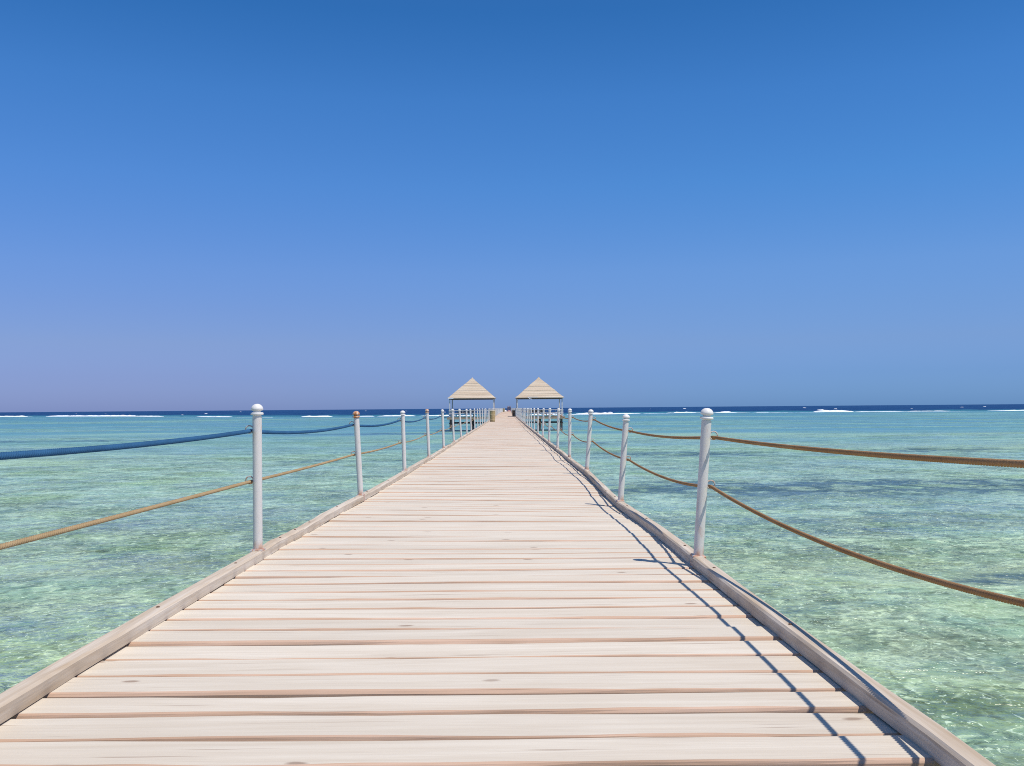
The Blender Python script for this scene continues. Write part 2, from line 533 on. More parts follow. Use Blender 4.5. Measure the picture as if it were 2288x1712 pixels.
    bed(7.6, 13.4, 1.9, 0.6, 3.3, 0.8)
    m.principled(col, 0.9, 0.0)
    return m.m
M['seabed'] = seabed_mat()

def deep_mat():
    m = NT('deep_blue_sea')
    p = m.pos()
    n1 = m.noise(m.scale(p, (0.05, 0.12, 1)), 1.0, 5, 0.65, 0.5)
    n2 = m.noise(m.scale(p, (0.6, 1.3, 1)), 1.0, 4, 0.6)
    c = m.ramp(n1, [(0.35, (0.006, 0.032, 0.115)), (0.68, (0.013, 0.060, 0.170))])
    at = m.n('ShaderNodeAttribute', attribute_name='offshore')
    edge = m.math('ADD', at.outputs['Fac'], m.math('MULTIPLY', m.math('SUBTRACT', n1, 0.5), 60.0))
    e01 = m.math('MULTIPLY', edge, 1/60.0, clamp=True)
    c = m.mix(m.ramp(e01, [(0.0, 0.0), (1.0, 1.0)]), (0.06, 0.24, 0.30), c)
    m.principled(c, 0.45, 0.12, m.bump(n2, 0.6, 0.5))
    return m.m
M['deep'] = deep_mat()

def foam_mat():
    m = NT('white_foam')
    n1 = m.noise(m.scale(m.pos(), (0.7, 0.7, 2.0)), 1.0, 4, 0.65)
    c = m.ramp(n1, [(0.32, (0.62, 0.74, 0.80)), (0.52, (0.86, 0.89, 0.91))])
    m.principled(c, 0.9, 0.1)
    return m.m
M['foam'] = foam_mat()

# reef edge: where the lagoon ends and the deep water begins (x, y)
REEF = [(-6000, 900), (-1200, 620), (-420, 470), (-215, 405), (-150, 368), (-92, 292), (-52, 256), (-10, 262), (27, 272), (61, 310),
        (103, 284), (155, 280), (240, 285), (500, 330), (1500, 420), (6000, 800)]
RX = np.array([a for a, b in REEF], float)
RY = np.array([b for a, b in REEF], float)
def reef_y(x):
    return np.interp(x, RX, RY) + 2.5*np.sin(np.asarray(x)*0.31) + 1.5*np.sin(np.asarray(x)*0.83+1)

xs = np.concatenate([np.linspace(-6000, -420, 20)[:-1], np.linspace(-420, 500, 461), np.linspace(500, 6000, 20)[1:]])
ry = reef_y(xs)
n = len(xs)
lv = np.zeros((2*n, 3)); lv[:n, 0] = xs; lv[:n, 1] = -400; lv[:n, 2] = WATER_Z
lv[n:, 0] = xs; lv[n:, 1] = ry; lv[n:, 2] = WATER_Z
i = np.arange(n-1)
lf = np.stack([i, i+1, n+i+1, n+i], 1)
add('lagoon_water', mesh_np('lagoon_water', lv, lf, (M['lagoon'],)), label='clear shallow turquoise lagoon water around the pier', kind='structure')

# deep sea with swell out to the horizon
rows = np.concatenate([[0, 4], np.geomspace(10, 1500, 130), np.geomspace(1700, 60000, 24)])
gx = np.concatenate([np.linspace(-6000, -900, 40)[:-1], np.linspace(-900, 900, 361), np.linspace(900, 6000, 40)[1:]])
gry = reef_y(gx)
V = np.zeros((len(rows), len(gx), 3))
for k, d in enumerate(rows):
    sc = 1 + max(0, d-500)/3000.0
    V[k, :, 0] = gx*sc
    V[k, :, 1] = gry + d
    amp = 0.0 if k < 2 else 0.16*min(1, d/40)
    X = V[k, :, 0]; Y = V[k, :, 1]
    z = amp*(np.sin(Y*0.21+X*0.03+2*np.sin(X*0.02)) + 0.7*np.sin(X*0.11+Y*0.13) + 0.6*np.sin(X*0.23-Y*0.19+1.3)) + amp*0.5*rng.standard_normal(len(gx))
    V[k, :, 2] = WATER_Z + (z if d < 1500 else 0)
nr, nc = len(rows), len(gx)
V = V.reshape(-1, 3)
a = (np.arange(nr-1)[:, None]*nc + np.arange(nc-1)[None, :]).ravel()
deep_o = add('deep_sea', mesh_np('deep_sea', V, np.stack([a, a+1, a+nc+1, a+nc], 1), (M['deep'],), smooth=True), label='dark blue open sea beyond the reef edge', kind='structure')

at = deep_o.data.attributes.new('offshore', 'FLOAT', 'POINT')
at.data.foreach_set('value', np.repeat(rows, nc).astype(np.float32))

# seabed under the lagoon, sloping under the sea
prof = [(None, BED_Z), (-130, BED_Z), (-90, -1.55), (-60, -1.44), (-35, -1.29), (-15, -1.14), (-5, -1.06), (0.5, -1.03)]
sv = np.zeros((len(prof), n, 3))
for k, (d, z) in enumerate(prof):
    sv[k, :, 0] = xs
    sv[k, :, 1] = -400 if d is None else ry + d
    sv[k, :, 2] = z
a = (np.arange(len(prof)-1)[:, None]*n + np.arange(n-1)[None, :]).ravel()
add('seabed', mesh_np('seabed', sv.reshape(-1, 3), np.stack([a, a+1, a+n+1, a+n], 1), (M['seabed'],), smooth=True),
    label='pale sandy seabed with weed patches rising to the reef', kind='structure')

# breaking surf on the reef
def surf():
    Vs, Fs = [], []
    base = 0
    def ridge(x0, x1, off, h, w, bend=0.0):
        nonlocal base
        L = x1-x0
        ns = max(8, int(L/0.7))
        na = 9
        xx = np.linspace(x0, x1, ns)
        t = np.linspace(0, 1, ns)
        env = np.clip(np.minimum(t, 1-t)*5, 0, 1)**0.6
        rough = 0.55+0.45*np.interp(xx, np.arange(x0-1, x1+2, 1.1), rng.random(len(np.arange(x0-1, x1+2, 1.1))))
        yc = np.interp(xx, RX, RY) + off - (4.5 if off < 12 else 0) + bend*np.sin(t*math.pi) + np.interp(xx, np.arange(x0-1, x1+3, 3.0), rng.normal(0, 0.6, len(np.arange(x0-1, x1+3, 3.0))))
        for kk in range(na):
            s = kk/(na-1)
            yy = yc + (s-0.42)*w*env
            prof = math.sin(math.pi*s)**0.7
            zz = WATER_Z - 0.03 + 0.85*h*env*rough*prof*(0.8+0.4*rng.random(ns))
            Vs.append(np.stack([xx, yy, zz], 1))
        idx = (np.arange(na-1)[:, None]*ns + np.arange(ns-1)[None, :]).ravel() + base
        Fs.append(np.stack([idx, idx+1, idx+ns+1, idx+ns], 1))
        base += ns*na
    # (x start, x end, offset from the reef line, height, depth)
    spec = [(-300, -240, 0, 0.45, 6), (-228, -207, 3, 0.6, 6), (-196, -160, 2, 0.6, 6), (-168, -140, 0, 0.65, 6), (-152, -118, -4, 0.40, 5),
            (-99, -82, -2, 0.32, 4), (-57, -47, -1, 0.5, 5), (-41, -36, 0, 0.25, 4), (-36, -25, 2, 0.38, 5), (-24, -8, -2, 0.35, 4),
            (6, 17, 2, 0.4, 5), (20, 33, 4, 0.6, 6), (17, 42, -3, 0.34, 4), (50, 58, -5, 0.2, 3), (55, 64, 3, 0.38, 5),
            (68, 75, -2, 0.22, 4), (71, 74.5, 5, 0.6, 5), (80, 84, 0, 0.18, 3), (97, 108, 6, 0.75, 6), (106, 122, 0, 0.2, 4), (121, 136, 1, 0.24, 4),
            (147, 178, 3, 0.3, 5), (185, 215, 0, 0.3, 5)]
    for s in spec:
        ridge(*s)
    # thin foam streaks drifting behind the breakers
    for k in range(26):
        x = rng.uniform(-240, 200)
        L = rng.uniform(3, 14)
        ridge(x, x+L, rng.uniform(-16, -5), 0.06+0.07*rng.random(), 1.4)
    # whitecaps out at sea
    for k in range(24):
        d = rng.uniform(25, 700)
        x = rng.uniform(-0.62, 0.62)*(300+d)
        L = rng.uniform(0.8, 2.6)*(1+d/400)
        ridge(x, x+L, d, 0.22+0.22*rng.random()+d*0.0004, 1.6)
    add('reef_surf', mesh_np('reef_surf', np.concatenate(Vs), np.concatenate(Fs), (M['foam'],), smooth=True),
        label='white surf and whitecaps breaking along the reef edge', cat='surf', kind='stuff')
surf()

# ------------------------------------------------------------------ pier
XL_K = [(-8, -1.55), (2.4, -1.54), (5.9, -1.545), (9.6, -1.485), (13.3, -1.44), (16.7, -1.40), (20.4, -1.38), (24.3, -1.36), (35, -1.32), (67, -1.21), (110, -1.16), (180, -1.02), (285, -0.62)]
XR_K = [(-8, 1.15), (2.4, 1.134), (5.5, 1.095), (9.2, 1.10), (13, 1.11), (25, 1.09), (49, 1.06), (110, 1.08), (180, 1.22), (285, 1.58)]
def XL(y): return float(np.interp(y, [k for k, v in XL_K], [v for k, v in XL_K]))
def XR(y): return float(np.interp(y, [k for k, v in XR_K], [v for k, v in XR_K]))
def ZR(y): return -0.052*math.exp(-((y-9.2)/2.2)**2) - 0.012*math.exp(-((y-17)/3.0)**2)
def ZL(y): return -0.012*math.exp(-((y-12)/3.0)**2)
END_Y = 281.0
KW = 0.069
KH = {-1: 0.061, 1: 0.067}

pier = bpy.data.objects.new('pier', None)
C.objects.link(pier)
pier.location = (0, 0, 0)
tag(pier, 'long pier of bleached planks with timber kerbs running out over the lagoon', 'pier')

# plank joints (centre of each gap), as they lie nearest the camera, then on at an average pitch
joints = [2.459, 2.673, 2.902, 3.096, 3.314, 3.543, 3.774, 3.99, 4.188, 4.406, 4.615, 4.809, 5.035, 5.235, 5.43]
while joints[0] > -2.6:
    joints.insert(0, joints[0]-rng.uniform(0.2, 0.226))
while joints[-1] < END_Y:
    joints.append(joints[-1]+rng.uniform(0.196, 0.228))

def plank(y0, y1, ns=14, th=0.036):
    """one board from joint y0 to joint y1; returns verts, quads, material indices"""
    xl = XL(y0)-KW+0.012+rng.uniform(-0.012, 0.012)
    xr = XR(y0)+KW-0.012+rng.uniform(-0.012, 0.012)
    t = np.linspace(0, 1, ns+1)
    x = xl + (xr-xl)*t
    yaw = 0.016*(0.5-t)*2 + rng.normal(0, 0.0022)*(0.5-t)
    gw = float(np.interp(y0, [2.4, 4.0, 6.0, 12.0], [0.0155, 0.012, 0.009, 0.008]))
    g0 = gw*rng.uniform(0.75, 1.25)
    g1 = gw*rng.uniform(0.75, 1.25)
    wv = float(np.interp(y0, [2.4, 6.0], [0.0050, 0.0032]))
    f = y0 + g0 + yaw + wv*np.interp(t, np.linspace(0, 1, 8), rng.standard_normal(8))
    b = y1 - g1 + yaw + wv*np.interp(t, np.linspace(0, 1, 8), rng.standard_normal(8))
    zc = ZL(y0)*(1-t) + ZR(y0)*t + rng.normal(0, 0.0022) + rng.normal(0, 0.003)*(t-0.5) + 0.0025*np.sin(t*math.pi*rng.uniform(1, 2.4)+rng.uniform(0, 6))
    cup = rng.normal(0.0, 0.0012)
    e1, e2 = rng.uniform(0.008, 0.014), rng.uniform(0.006, 0.010)
    wear = e1*(1 + 0.5*np.interp(t, np.linspace(0, 1, 15), rng.standard_normal(15)).clip(-1, 1.5))
    prof = [(f, zc-th), (f, zc-e2*1.6), (f+wear*0.4, zc-e2*0.5), (f+wear, zc+cup), (b-0.006, zc+cup), (b, zc-0.006), (b, zc-th)]
    V = np.concatenate([np.stack([x, yy, zz], 1) for yy, zz in prof])
    k = ns+1
    F, mi = [], []
    for q in range(7):
        q2 = (q+1) % 7
        for i in range(ns):
            F.append((q*k+i, q*k+i+1, q2*k+i+1, q2*k+i))
            mi.append(0 if q == 3 else 1)
    e = ns
    for qa, qb, qc, qd in ((0, 1, 2, 3), (0, 3, 5, 6)):
        F.append((qa*k, qb*k, qc*k, qd*k)); mi.append(1)
        F.append((qd*k+e, qc*k+e, qb*k+e, qa*k+e)); mi.append(1)
    return V, np.array(F), mi

N_SINGLE = 150
farV, farF, farM, fb = [], [], [], 0
for k in range(len(joints)-1):
    if k < N_SINGLE:
        v, f, mi = plank(joints[k], joints[k+1])
        add('plank', mesh_np('plank', v, f, (M['deck_top'], M['deck_edge']), mi), pier)
    else:
        v, f, mi = plank(joints[k], joints[k+1], ns=3)
        farV.append(v); farF.append(f+fb); farM += mi; fb += len(v)
add('far_planking', mesh_np('far_planking', np.concatenate(farV), np.concatenate(farF), (M['deck_top'], M['deck_edge']), farM), pier, kind='stuff')

# posts of the railing: y positions
SP = 3.756
LY = [5.885 + SP*(k-1) for k in range(-1, 75)]
RYP = {-1: -2.0, 0: 1.72, 1: 5.47, 2: 9.2, 3: 13.12, 4: 16.6, 5: 20.3, 6: 24.2, 7: 28.2, 8: 32.3}
RYL = [RYP[k] if k in RYP else 32.3 + SP*(k-8) for k in range(-1, 75)]
LY = [y for y in LY if y < END_Y-0.5]
RYL = [y for y in RYL if y < END_Y-0.5]

def kerb_beam(side, y0, y1, ns=9, wob=0.004):
    V = []
    bow, bz = rng.normal(0, 0.009), rng.normal(0, 0.004)
    for i in range(ns+1):
        y = y0 + (y1-y0)*i/ns
        bs = math.sin(math.pi*i/ns)
        if side < 0:
            xi = XL(y); xo = xi-KW; z = ZL(y)
        else:
            xi = XR(y); xo = xi+KW; z = ZR(y)
        wz = rng.normal(0, wob*0.5) + bz*bs; wx = rng.normal(0, wob*0.4) + bow*bs
        h = KH[side] + wz
        c = 0.009
        s = 1 if side > 0 else -1
        # cross-section from inner-bottom round to outer-bottom
        V += [(xi+wx, y, z+0.004), (xi+wx, y, z+h-c), (xi+wx+s*c, y, z+h), (xo+wx-s*0.008, y, z+h), (xo+wx, y, z+h-0.008), (xo+wx, y, z+0.004)]
    F = []
    for i in range(ns):
        for q in range(6):
            q2 = (q+1) % 6
            F.append((i*6+q, i*6+q2, i*6+6+q2, i*6+6+q))
    F.append((0, 1, 2, 3, 4, 5)); F.append(tuple(ns*6+q for q in reversed(range(6))))
    if side > 0:
        pass
    return V, F

bolt_me = MB().lathe([(0.009, 0.0), (0.009, 0.004), (0.006, 0.006), (0.001, 0.0065)], 10).mesh('bolt', M['bolt'])
far_k = MB()
for side, ys in ((-1, LY), (1, RYL)):
    for k in range(len(ys)-1):
        y0, y1 = ys[k]-0.045, ys[k+1]-0.047
        pieces = [(y0, y1)]
        if side < 0 and k in (2,):
            ym = 6.95
            pieces = [(y0, ym), (ym+0.004, y1)]
        elif k in (6, 9):
            ym = y0+(y1-y0)*0.5
            pieces = [(y0, ym), (ym+0.004, y1)]
        for (a0, a1) in pieces:
            v, f = kerb_beam(side, a0, a1, 9 if k < 16 else 2)
            if k < 16:
                kb = add('kerb_beam', mesh_np('kerb_beam', v, f, (M['kerb'],)), pier)
                if k < 8:
                    nb_ = len(v)//6
                    for q in (1, nb_//2, nb_-2):
                        top = v[q*6+2], v[q*6+3]
                        add('bolt', bolt_me, kb, ((top[0][0]+top[1][0])/2, top[0][1]+rng.uniform(-0.05, 0.05), top[0][2]-0.002))
            else:
                b0 = len(far_k.v)
                far_k.v += v
                far_k.f += [tuple(b0+i for i in ff) for ff in f]
add('far_kerb', far_k.mesh('far_kerb', M['kerb']), pier, kind='stuff')

# under the deck: stringers and piles
for fx in (0.06, 0.5, 0.94):
    mb = MB()
    pts = []
    yy = np.concatenate([np.arange(-2.4, 40, 4.0), np.arange(44, END_Y, 12.0), [END_Y]])
    for y in yy:
        x = (XL(y)-KW)*(1-fx)+(XR(y)+KW)*fx
        z = min(ZL(y), ZR(y)) - 0.045
        mb.v += [(x-0.05, y, z-0.2), (x+0.05, y, z-0.2), (x+0.05, y, z), (x-0.05, y, z)]
    for i in range(len(yy)-1):
        for q in range(4):
            q2 = (q+1) % 4
            mb.f.append((i*4+q, i*4+4+q, i*4+4+q2, i*4+q2))
    e = (len(yy)-1)*4
    mb.f += [(0, 1, 2, 3), (e+3, e+2, e+1, e)]
    add('stringer', mb.mesh('stringer', M['under']), pier)
pile_me = MB().lathe([(0.10, 0), (0.10, 0.9), (0.095, 1.35), (0.095, 1.40)], 10).mesh('pile', M['pile'])
far_p = MB()
for k in range(0, 60):
    y = 1.9 + 2*SP*k*0.625
    if y > END_Y-1: break
    for fx in (0.06, 0.94):
        x = (XL(y)-KW)*(1-fx)+(XR(y)+KW)*fx
        if k < 10:
            add('pile', pile_me, pier, (x, y, BED_Z-0.05))
        else:
            far_p.lathe([(0.10, 0), (0.095, 1.40)], 6, (x, y, BED_Z-0.05))
add('far_piles', far_p.mesh('far_piles', M['pile']), pier, kind='stuff')

# ------------------------------------------------------------------ rope posts
PH = 0.806     # shaft height above the kerb
shaft_me = auto_smooth(MB().lathe([(0.0295, 0), (0.0295, PH)], 20).mesh('shaft', M['paint']))
def cap_mesh(mat):
    return auto_smooth(MB().lathe([(0.023, PH+0.024), (0.023, PH+0.034), (0.034, PH+0.036), (0.0385, PH+0.041), (0.0375, PH+0.050), (0.033, PH+0.060), (0.024, PH+0.069), (0.012, PH+0.075), (0.002, PH+0.076)], 20).mesh('cap', mat), 60)
def collar_mesh(mat):
    return auto_smooth(MB().lathe([(0.025, PH), (0.025, PH+0.007), (0.037, PH+0.008), (0.040, PH+0.0115), (0.040, PH+0.0195), (0.037, PH+0.023), (0.026, PH+0.024), (0.024, PH+0.024)], 20).mesh('collar', mat), 50)
cap_me, collar_me = cap_mesh(M['paint_cap']), collar_mesh(M['paint_cap'])
cap_rust, collar_rust = cap_mesh(M['rust_cap']), collar_mesh(M['rust_cap'])
ring_me = MB().tube([(0.024*math.cos(a), 0, 0.024*math.sin(a)) for a in np.linspace(0, 2*math.pi, 19)[:-1]], 0.0042, 7, close=True).mesh('ring', M['ring'], True)
plate_me = MB().box(-0.038, 0.038, -0.042, 0.046, -0.068, 0.006, 0.003).mesh('base_plate', M['plate'])
far_post_me = MB().lathe([(0.0295, 0), (0.0295, PH), (0.04, PH+0.006), (0.04, PH+0.018), (0.024, PH+0.022), (0.0385, PH+0.036), (0.033, PH+0.055), (0.01, PH+0.069)], 8).mesh('rope_post', M['paint'])

ORD = ['', 'first', 'second', 'third', 'fourth', 'fifth', 'sixth', 'seventh', 'eighth', 'ninth', 'tenth', 'eleventh', 'twelfth', 'thirteenth', 'fourteenth', 'fifteenth', 'sixteenth', 'seventeenth', 'eighteenth', 'nineteenth']
TENS = {2: 'twenty', 3: 'thirty', 4: 'forty', 5: 'fifty', 6: 'sixty', 7: 'seventy'}
TENSO = {2: 'twentieth', 3: 'thirtieth', 4: 'fortieth', 5: 'fiftieth', 6: 'sixtieth', 7: 'seventieth'}
def ordinal(k):
    if k < 20: return ORD[k]
    t, u = divmod(k, 10)
    return TENSO[t] if u == 0 else TENS[t]+'-'+ORD[u]

# lean of the near posts (degrees outward, + = away from the deck) and shaft length factor
LEAN = {(-1, 1): 0.2, (-1, 2): 2.9, (-1, 3): 1.6, (-1, 4): 2.1, (-1, 5): 1.6, (-1, 6): 2.2, (-1, 7): 3.2,
        (1, 0): 2.5, (1, 1): 4.0, (1, 2): 4.4, (1, 3): 4.6, (1, 4): 1.0, (1, 5): 2.0, (1, 6): 2.0, (1, 7): 2.4}
LENF = {(-1, 1): 1.055, (1, 1): 0.998, (1, 2): 0.985, (1, 3): 0.98}
RUST = {(-1, 2), (-1, 4)}
NEAR_N = 15

# heights of the rope rings above deck level (upper, lower) at each post, outward x of the rope
def ring_heights(side, k):
    if side < 0:
        up = {0: 0.835, 1: 0.828, 2: 0.80, 3: 0.797}.get(k, 0.795)
        lo = {0: 0.532, 1: 0.505, 2: 0.488, 3: 0.472}.get(k, 0.475)
    else:
        up = {0: 0.832, 1: 0.778, 2: 0.722, 3: 0.79}.get(k, 0.79)
        lo = {0: 0.53, 1: 0.487, 2: 0.438, 3: 0.482}.get(k, 0.48)
    return up, lo

rope_pts = {(-1, 0): [], (-1, 1): [], (1, 0): [], (1, 1): []}
for side, ys in ((-1, LY), (1, RYL)):
    nm = 'left' if side < 0 else 'right'
    for idx, y in enumerate(ys):
        k = idx-1
        off = 0.042
        x = XL(y)-off if side < 0 else XR(y)+off
        zb = (ZL(y) if side < 0 else ZR(y)) + KH[side]
        lean = LEAN.get((side, k), rng.normal(1.2, 1.0))
        lf = LENF.get((side, k), rng.normal(1.0, 0.006))
        rot = (R(rng.normal(0, 0.35)), R(side*lean), 0)
        grp = 'posts of the rope railing'
        if k <= 0:
            where = 'beside the camera, just outside the picture' if k == 0 else 'behind the camera, outside the picture'
            lab = f'white rail post on the {nm} kerb {where}'
        else:
            ex = ''
            if (side, k) in RUST: ex = ' with rust-orange cap'
            elif (side, k) == (1, 1): ex = ' with rusty foot, leaning outward'
            elif (side, k) == (1, 2): ex = ' standing lower than its neighbours'
            elif (side, k) == (-1, 1): ex = ' holding the blue rope'
            lab = f'white rail post{ex}, {ordinal(k)} from the camera along the {nm} kerb'
        if k <= NEAR_N:
            e = bpy.data.objects.new('rope_post', None)
            C.objects.link(e)
            e.location = (x, y, zb)
            e.rotation_euler = rot
            e.scale = (1, 1, lf)
            tag(e, lab, 'post', grp)
            add('shaft', shaft_me, e)
            r = (side, k) in RUST
            add('collar', collar_rust if r else collar_me, e)
            add('cap', cap_rust if r else cap_me, e)
            add('base_plate', plate_me, e)
            mat = Matrix.LocRotScale(e.location, e.rotation_euler, e.scale)
        else:
            o = add('rope_post', far_post_me, None, (x, y, zb), lab, 'post', grp)
            o.rotation_euler = rot
            o.scale = (1, 1, lf)
        for lev, hz in enumerate(ring_heights(side, k)):
            lz = (hz - zb)
            rx = x + side*(0.0295+0.020) + math.sin(R(side*lean))*lz
            p = Vector((rx, y - 0.004, hz))
            rope_pts[(side, lev)].append((rx, y - 0.004, hz-0.011))
            if k <= 8:
                o = add('ring', ring_me, e)
                # ring eye welded to the outer side of the shaft, in the post's own frame
                lp = mat.inverted() @ p
                o.location = lp
                o.scale = (1, 1, 1/lf)

# ------------------------------------------------------------------ ropes
def catenary(P, sag):
    """P list of anchors; returns dense samples per bay as list of (bay index, fn)"""
    out = []
    for k in range(len(P)-1):
        a, b = np.array(P[k]), np.array(P[k+1])
        out.append((k, a, b, sag(k)))
    return out

def rope(name, side, lev, mat, label, r0, sagf, bowf=lambda k: 0.006):
    P = rope_pts[(side, lev)]
    P = [(P[0][0], P[0][1]-0.25, P[0][2]-0.01)] + P
    Vs, Fs, base = [], [], 0
    for j in range(len(P)-1):
        a, b = np.array(P[j]), np.array(P[j+1])
        k = j-1                        # bay k runs from post index k-1 (list) on
        L = np.linalg.norm(b-a)
        sg = sagf(k-1) if j > 0 else 0.0
        if k in (1, 2):                # the bay from post 0 to post 1, and 1 to 2
            step, seg, tw = 0.0017 if k == 1 else 0.0026, 15, True
        elif k in (0, 3):
            step, seg, tw = 0.004, 12, True
        elif k < 9:
            step, seg, tw = 0.10, 8, False
        else:
            step, seg, tw = 0.45, 5, False
        ns = max(2, int(L/step))
        t = np.linspace(0, 1, ns+1)
        c = a[None, :] + (b-a)[None, :]*t[:, None]
        c[:, 2] -= sg*4*t*(1-t)
        c[:, 0] += side*(bowf(k-1) if j > 0 else 0.0)*np.sin(t*math.pi)
        th = np.linspace(0, 2*math.pi, seg, endpoint=False)
        if tw:
            ph = 2*math.pi*(t*L)/0.045
            lob = np.abs(np.cos(1.5*(th[None, :]-ph[:, None])))
            rr = r0*(0.62+0.52*lob)
        else:
            rr = np.full((ns+1, seg), r0*0.96)
        tg = np.gradient(c, axis=0)
        tg /= np.linalg.norm(tg, axis=1)[:, None]
        s = np.cross(tg, [0, 0, 1.0]); s /= np.linalg.norm(s, axis=1)[:, None]
        u = np.cross(s, tg)
        V = c[:, None, :] + rr[:, :, None]*(np.cos(th)[None, :, None]*s[:, None, :] + np.sin(th)[None, :, None]*u[:, None, :])
        Vs.append(V.reshape(-1, 3))
        ii = np.arange(ns)[:, None]*seg
        kk = np.arange(seg)[None, :]
        k2 = (np.arange(seg)+1) % seg
        q = np.stack([(ii+kk), (ii+k2[None, :]), (ii+seg+k2[None, :]), (ii+seg+kk)], -1).reshape(-1, 4) + base
        Fs.append(q)
        base += (ns+1)*seg
    add(name, mesh_np(name, np.concatenate(Vs), np.concatenate(Fs), (mat,), smooth=True), label=label, cat='rope', group='ropes of the railing')

rope('rope', -1, 0, M['rope_blue'], 'blue twisted upper rope strung along the left railing', 0.0118,
     lambda k: {0: 0.022, 1: 0.036, 2: 0.04}.get(k, 0.045))
rope('rope', -1, 1, M['rope_tan'], 'tan twisted lower rope strung along the left railing', 0.0092,
     lambda k: {0: 0.004, 1: 0.008, 2: 0.02}.get(k, 0.03))
rope('rope', 1, 0, M['rope_brown'], 'brown twisted upper rope strung along the right railing', 0.0090,
     lambda k: {0: 0.022, 1: 0.026, 2: 0.03}.get(k, 0.045), lambda k: {0: 0.03, 1: 0.015}.get(k, 0.01))
rope('rope', 1, 1, M['rope_brown'], 'brown twisted lower rope sagging along the right railing', 0.0090,
     lambda k: {0: 0.105, 1: 0.065, 2: 0.05}.get(k, 0.06), lambda k: {0: 0.060, 1: 0.040, 2: 0.02}.get(k, 0.01))

# ------------------------------------------------------------------ gazebos
def gazebo(x0, x1, label, extra):
    y0, y1 = 102.5, 107.6
    cx, cy = (x0+x1)/2, (y0+y1)/2
    root = bpy.data.objects.new('gazebo', None)
    C.objects.link(root)
    root.location = (cx, cy, 0)
    tag(root, label, 'gazebo', 'gazebos on side platforms of the pier')
    hx, hy = (x1-x0)/2, (y1-y0)/2
    def part(name, mb, mat, smooth=False, parent=root):
        return add(name, mb.mesh(name, M[mat], smooth), parent)
    # roof: overlapping reed courses round a pyramid
    ze, za = 2.14, 4.44
    ox = 0.16
    nC = 11
    mb = MB()
    for k in range(nC):
        f0, f1 = k/nC, min(1.0, (k+1.18)/nC)
        za0 = ze + (za-ze)*f0; za1 = ze + (za-ze)*f1
        a0 = (hx+ox)*(1-f0) + 0.05 + rng.uniform(-0.03, 0.04); a1 = (hx+ox)*(1-f1)
        b0 = (hy+ox)*(1-f0) + 0.05 + rng.uniform(-0.03, 0.04); b1 = (hy+ox)*(1-f1)
        b = len(mb.v)
        dz = 0.06
        for (aa, bb, zz) in ((a0, b0, za0-dz), (a0, b0, za0), (max(a1, .01), max(b1, .01), za1)):
            mb.v += [(-aa, -bb, zz), (aa, -bb, zz), (aa, bb, zz), (-aa, bb, zz)]
        for q in range(2):
            for i in range(4):
                j = (i+1) % 4
                mb.f.append((b+q*4+i, b+q*4+j, b+q*4+4+j, b+q*4+4+i))
        mb.f.append((b+3, b+2, b+1, b))
    rf = part('roof', mb, 'roof')
    part('ridge_cap', MB().lathe([(0.14, za-0.12), (0.10, za-0.02), (0.02, za+0.06)], 8), 'roof', False, rf)
    for s in (-1, 1):
        part('eave_beam', MB().box(-hx-0.06, hx+0.06, s*hy-0.05, s*hy+0.05, ze-0.17, ze-0.05), 'eave')
        part('eave_beam', MB().box(s*hx-0.05, s*hx+0.05, -hy+0.055, hy-0.055, ze-0.165, ze-0.055), 'eave')
    for sx in (-1, 1):
        for sy in (-1, 1):
            part('corner_post', MB().box(sx*hx-0.06, sx*hx+0.06, sy*hy-0.06, sy*hy+0.06, 0.0, ze-0.175, 0.01), 'frame')
    # platform of boards with a fascia, piles and braces
    for k in range(24):
        ya = -hy-0.35 + (2*hy+0.7)*k/24
        part('board', MB().box(-hx-0.3, hx+0.3, ya, ya+(2*hy+0.7)/24-0.02, -0.05, -0.012+rng.uniform(-0.004, 0.004)), 'platform')
    for s in (-1, 1):
        part('fascia', MB().box(-hx-0.3, hx+0.3, s*(hy+0.3)-0.04, s*(hy+0.3)+0.04, -0.26, -0.055), 'platform')
        part('brace', MB().box(-hx-0.1, hx+0.1, s*(hy-0.1)-0.05, s*(hy-0.1)+0.05, -0.74, -0.62), 'pile')
    for sx in (-1, 0, 1):
        for sy in (-1, 1):
            part('pile', MB().lathe([(0.14, BED_Z-0.05), (0.13, -0.265)], 10, (sx*(hx-0.1), sy*(hy+0.05), 0)), 'pile')
    # handrails on the sides away from the pier
    out = -1 if cx < 0 else 1
    runs = [((-hx, -hy-0.12), (hx, -hy-0.12)), ((-hx, hy+0.12), (hx, hy+0.12)), ((out*(hx+0.12), -hy), (out*(hx+0.12), hy))]
    for (ax, ay), (bx, by) in runs:
        for hz in (0.74, 0.40):
            part('rail', MB().tube([(ax, ay, hz), (bx, by, hz)], 0.03, 6), 'frame')
        for k in range(5):
            t = (k+0.5)/5
            px, py = ax+(bx-ax)*t, ay+(by-ay)*t
            part('rail_post', MB().lathe([(0.03, -0.012), (0.03, 0.80), (0.01, 0.83)], 8, (px, py, 0)), 'frame')
    if extra == 'strip':
        mb = MB()
        mb.box(-hx*0.55, -hx*0.10, -hy-ox-0.07, -hy-ox-0.045, ze-0.03, ze+0.07)
        mb.tube([(-hx*0.52, -hy-ox-0.06, ze), (-hx*0.44, -hy-ox-0.09, ze-0.16), (-hx*0.34, -hy-ox-0.08, ze-0.21)], 0.028, 5)
        part('torn_strip', mb, 'torn')
    else:
        part('torn_strip', MB().box(-hx-0.19, -hx+0.42, -hy-ox-0.07, -hy-ox-0.045, ze-0.09, ze+0.03), 'torn')
    return root
gazebo(-6.25, -1.36, 'left gazebo with pyramid reed roof on a platform beside the pier', 'corner')
gazebo(1.30, 6.30, 'right gazebo with pyramid reed roof and a torn white strip at its eave', 'strip')

